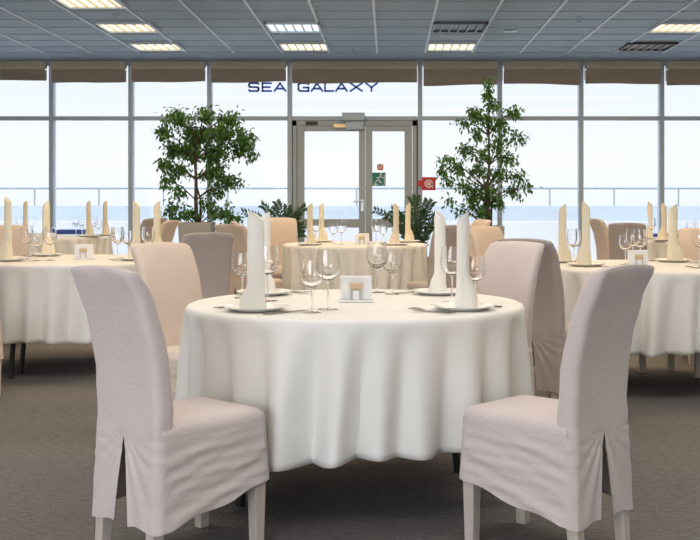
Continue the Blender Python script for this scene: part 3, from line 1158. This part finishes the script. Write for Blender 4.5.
def tree(name, label, base, pot, trunk, clusters, nleaf, seed, leafL, lean):
    """clusters: (px, py, rx, ry, weight) in picture pixels at the tree's own distance"""
    d0 = base[1]
    rn = random.Random(seed)
    t = thing(name, label, 'potted tree', (base[0], d0, 0))
    pw, ph_ = pot
    b = MB(); b.loft([[(sx_ * w_, sy_ * w_, z) for sx_, sy_ in ((-1, -1), (1, -1), (1, 1), (-1, 1))] for w_, z in
                      ((pw * .80, 0), (pw, ph_), (pw * .90, ph_), (pw * .88, ph_ - .06))])
    b.build('pot', M['pot'], t, bevel=.008)
    b = MB(); b.box(-pw * .87, pw * .87, -pw * .87, pw * .87, ph_ - .07, ph_ - .05); b.build('soil', M['soil'], t)
    s = d0 / F
    top = trunk
    pts = [(0, 0, ph_ - .06)] + [(X(p, d0) - base[0], rn.uniform(-.03, .03), Z(q, d0)) for p, q in trunk]
    rr = [.028 - .020 * k / (len(pts) - 1) for k in range(len(pts))]
    b = MB(); b.tube(pts, rr, 9); b.build('trunk', M['bark'], t, smooth=True)
    b2 = MB(); b2.tube([(.035, .02, ph_ - .06), (pts[1][0] + .05, .05, pts[1][2]), (pts[2][0] - .03, .04, pts[2][2])], [.018, .014, .008], 8)
    b = MB()
    tot = sum(c[4] for c in clusters)
    for (px, py, rx, ry, wt) in clusters:
        c = Vector((X(px, d0) - base[0], rn.uniform(-.55, .55) * min(rx, 22) * s, Z(py, d0)))
        # branch from the trunk
        zt_ = c.z - .12 - .35 * abs(c.x)
        q = min(range(len(pts)), key=lambda k: abs(pts[k][2] - max(zt_, pts[0][2] + .05)))
        a = Vector(pts[q])
        mid = a.lerp(c, .55) + Vector((0, 0, .05))
        b2.tube([a, mid, c], [.010, .007, .003], 6)
        nn = int(nleaf * wt / tot)
        tw = max(4, nn // 9)
        for k in range(tw):
            while True:
                v = Vector((rn.uniform(-1, 1), rn.uniform(-1, 1), rn.uniform(-1, 1)))
                if v.length < 1:
                    break
            tip = c + Vector((v.x * rx * s, v.y * (rx + ry) * .5 * s, v.z * ry * s))
            st = c.lerp(tip, .25)
            if k % 3 == 0:
                b2.tube([c, st.lerp(tip, .5) + Vector((0, 0, .02)), tip], [.004, .003, .0015], 5)
            for j in range(9):
                u = .25 + .85 * j / 8
                p = st.lerp(tip, u) + Vector((rn.gauss(0, .034), rn.gauss(0, .034), rn.gauss(0, .034)))
                dd = Vector((rn.gauss(0, .6) + .3 * v.x, rn.gauss(0, .6), rn.gauss(-.7, .5)))
                leaf(b, p, dd, Vector((rn.gauss(0, .5), rn.gauss(0, .5), 1)), leafL * rn.uniform(.75, 1.2), leafL * rn.uniform(.19, .27))
    b2.build('branches', M['bark'], t, smooth=True)
    fo = b.build('foliage', M['leaf'], t)
    fo['kind'] = 'stuff'
    return t


tree('potted_tree', 'broad bushy potted ficus tree left of the door', (X(197, 13.7), 13.7), (.20, Z(222.5, 13.5)),
     [(196, 200), (196.5, 180), (195, 160), (198, 140), (203, 120)],
     [(176, 118, 16, 11, 6), (206, 113, 12, 8, 4), (228, 118, 14, 10, 5), (197, 131, 22, 12, 8), (222, 133, 18, 13, 8), (245, 137, 11, 11, 5),
      (163, 131, 9, 9, 3), (172, 150, 14, 10, 5), (190, 152, 14, 12, 5), (212, 153, 18, 14, 7), (250, 152, 6, 9, 2), (236, 148, 14, 8, 4),
      (163, 163, 9, 7, 2), (178, 170, 13, 9, 4), (212, 172, 18, 10, 6), (232, 181, 13, 7, 4), (168, 181, 8, 6, 2), (216, 190, 12, 8, 3),
      (180, 192, 9, 6, 2), (196, 141, 12, 10, 4), (173, 209, 13, 9, 4), (192, 215, 9, 5, 2), (222, 211, 13, 9, 4), (207, 204, 9, 6, 2), (233, 218, 7, 4, 2)],
     4800, 4, .072, 0)
tree('potted_tree', 'tall narrow potted ficus tree right of the door', (X(488, 13.9), 13.9), (.19, Z(226, 13.7)),
     [(488, 205), (487, 190), (489, 165), (489, 135), (489, 100)],
     [(488, 84, 3, 5, 1), (490, 93, 6, 7, 2), (494, 104, 10, 7, 2.4), (474, 112, 11, 6, 2.4), (512, 112, 9, 8, 2), (463, 124, 8, 6, 1.5), (484, 118, 10, 8, 2.5),
      (500, 124, 13, 9, 3), (518, 137, 8, 8, 2), (476, 136, 8, 9, 2.2), (500, 142, 13, 9, 3.2), (466, 150, 10, 7, 2), (482, 156, 10, 9, 2.5), (508, 158, 12, 9, 3),
      (446, 160, 8, 6, 1.5), (459, 166, 10, 8, 2.4), (442, 170, 8, 5, 1.4), (478, 172, 11, 9, 2.5), (498, 174, 14, 9, 3), (518, 176, 8, 8, 1.8),
      (449, 181, 8, 6, 1.2), (464, 186, 12, 7, 2.2), (488, 188, 13, 8, 2.6), (513, 190, 11, 7, 2), (527, 188, 4, 5, .6), (450, 201, 3, 4, .4), (470, 202, 11, 6, 1.6),
      (500, 203, 10, 7, 1.6), (462, 211, 9, 4, 1), (478, 213, 8, 4, 1), (489, 196, 14, 9, 3), (484, 210, 12, 7, 2), (474, 194, 12, 8, 2)],
     3400, 9, .068, 0)


def zz_plant(label, cx, d0, fronds, seed, pot_h):
    rn = random.Random(seed)
    t = thing('potted_floor_plant', label, 'potted plant', (cx, d0, 0))
    b = MB(); b.lathe([(0, 0), (.14, 0), (.19, pot_h), (.17, pot_h), (.165, pot_h - .05), (0, pot_h - .05)], 28); b.build('pot', M['pot'], t, smooth=True)
    b = MB(); b.lathe([(0, pot_h - .05), (.165, pot_h - .05), (.165, pot_h - .04), (0, pot_h - .035)], 20); b.build('soil', M['soil'], t)
    for (tpx, tpy, dy) in fronds:
        tip = Vector((X(tpx, d0) - cx, dy, Z(tpy, d0)))
        a = Vector((rn.uniform(-.05, .05), rn.uniform(-.05, .05), pot_h - .05))
        ctrl = Vector((a.x * .4 + tip.x * .45, tip.y * .4, a.z * .25 + tip.z * .75 + .10))
        pts = []
        for k in range(15):
            u = k / 14
            pts.append(a * (1 - u) ** 2 + ctrl * 2 * u * (1 - u) + tip * u * u)
        b = MB()
        b.tube(pts, [.011 - .008 * k / 14 for k in range(15)], 6)
        for k in range(3, 15):
            d_ = (pts[min(k + 1, 14)] - pts[k - 1]).normalized()
            sd = d_.cross(Vector((0, 1, .25))).normalized()
            sd = (sd + Vector((0, rn.uniform(-.6, .6), 0))).normalized()
            for s_ in (-1, 1):
                leaf(b, pts[k], d_ * .75 + sd * s_ + Vector((0, 0, .25)), Vector((0, -1, .4)), rn.uniform(.075, .10), rn.uniform(.015, .020), .15)
        b.build('frond', M['leaf_dark'], t)
    return t


zz_plant('dark green floor plant with arching stems left of the door', X(284, 14.6), 14.6,
         [(243, 213, .1), (255, 216, -.1), (262, 206, .05), (277, 203, 0), (273, 210, -.12), (291, 214, .1), (305, 208, -.05), (300, 213, -.1), (296, 222, .12), (303, 226, -.1), (287, 208, .05), (303, 234, .0), (290, 228, .1)], 3, .45)
zz_plant('dark green floor plant with stiff upright stems right of the door', X(418, 14.6), 14.6,
         [(376, 211, .05), (386, 217, -.05), (393, 211, .1), (400, 216, -.1), (408, 212, .1), (412, 199, 0), (417, 198, .06), (427, 202, -.05), (432, 203, .08), (436, 216, -.1), (405, 225, .1), (435, 226, .0), (425, 212, -.12), (396, 228, 0)], 8, .45)
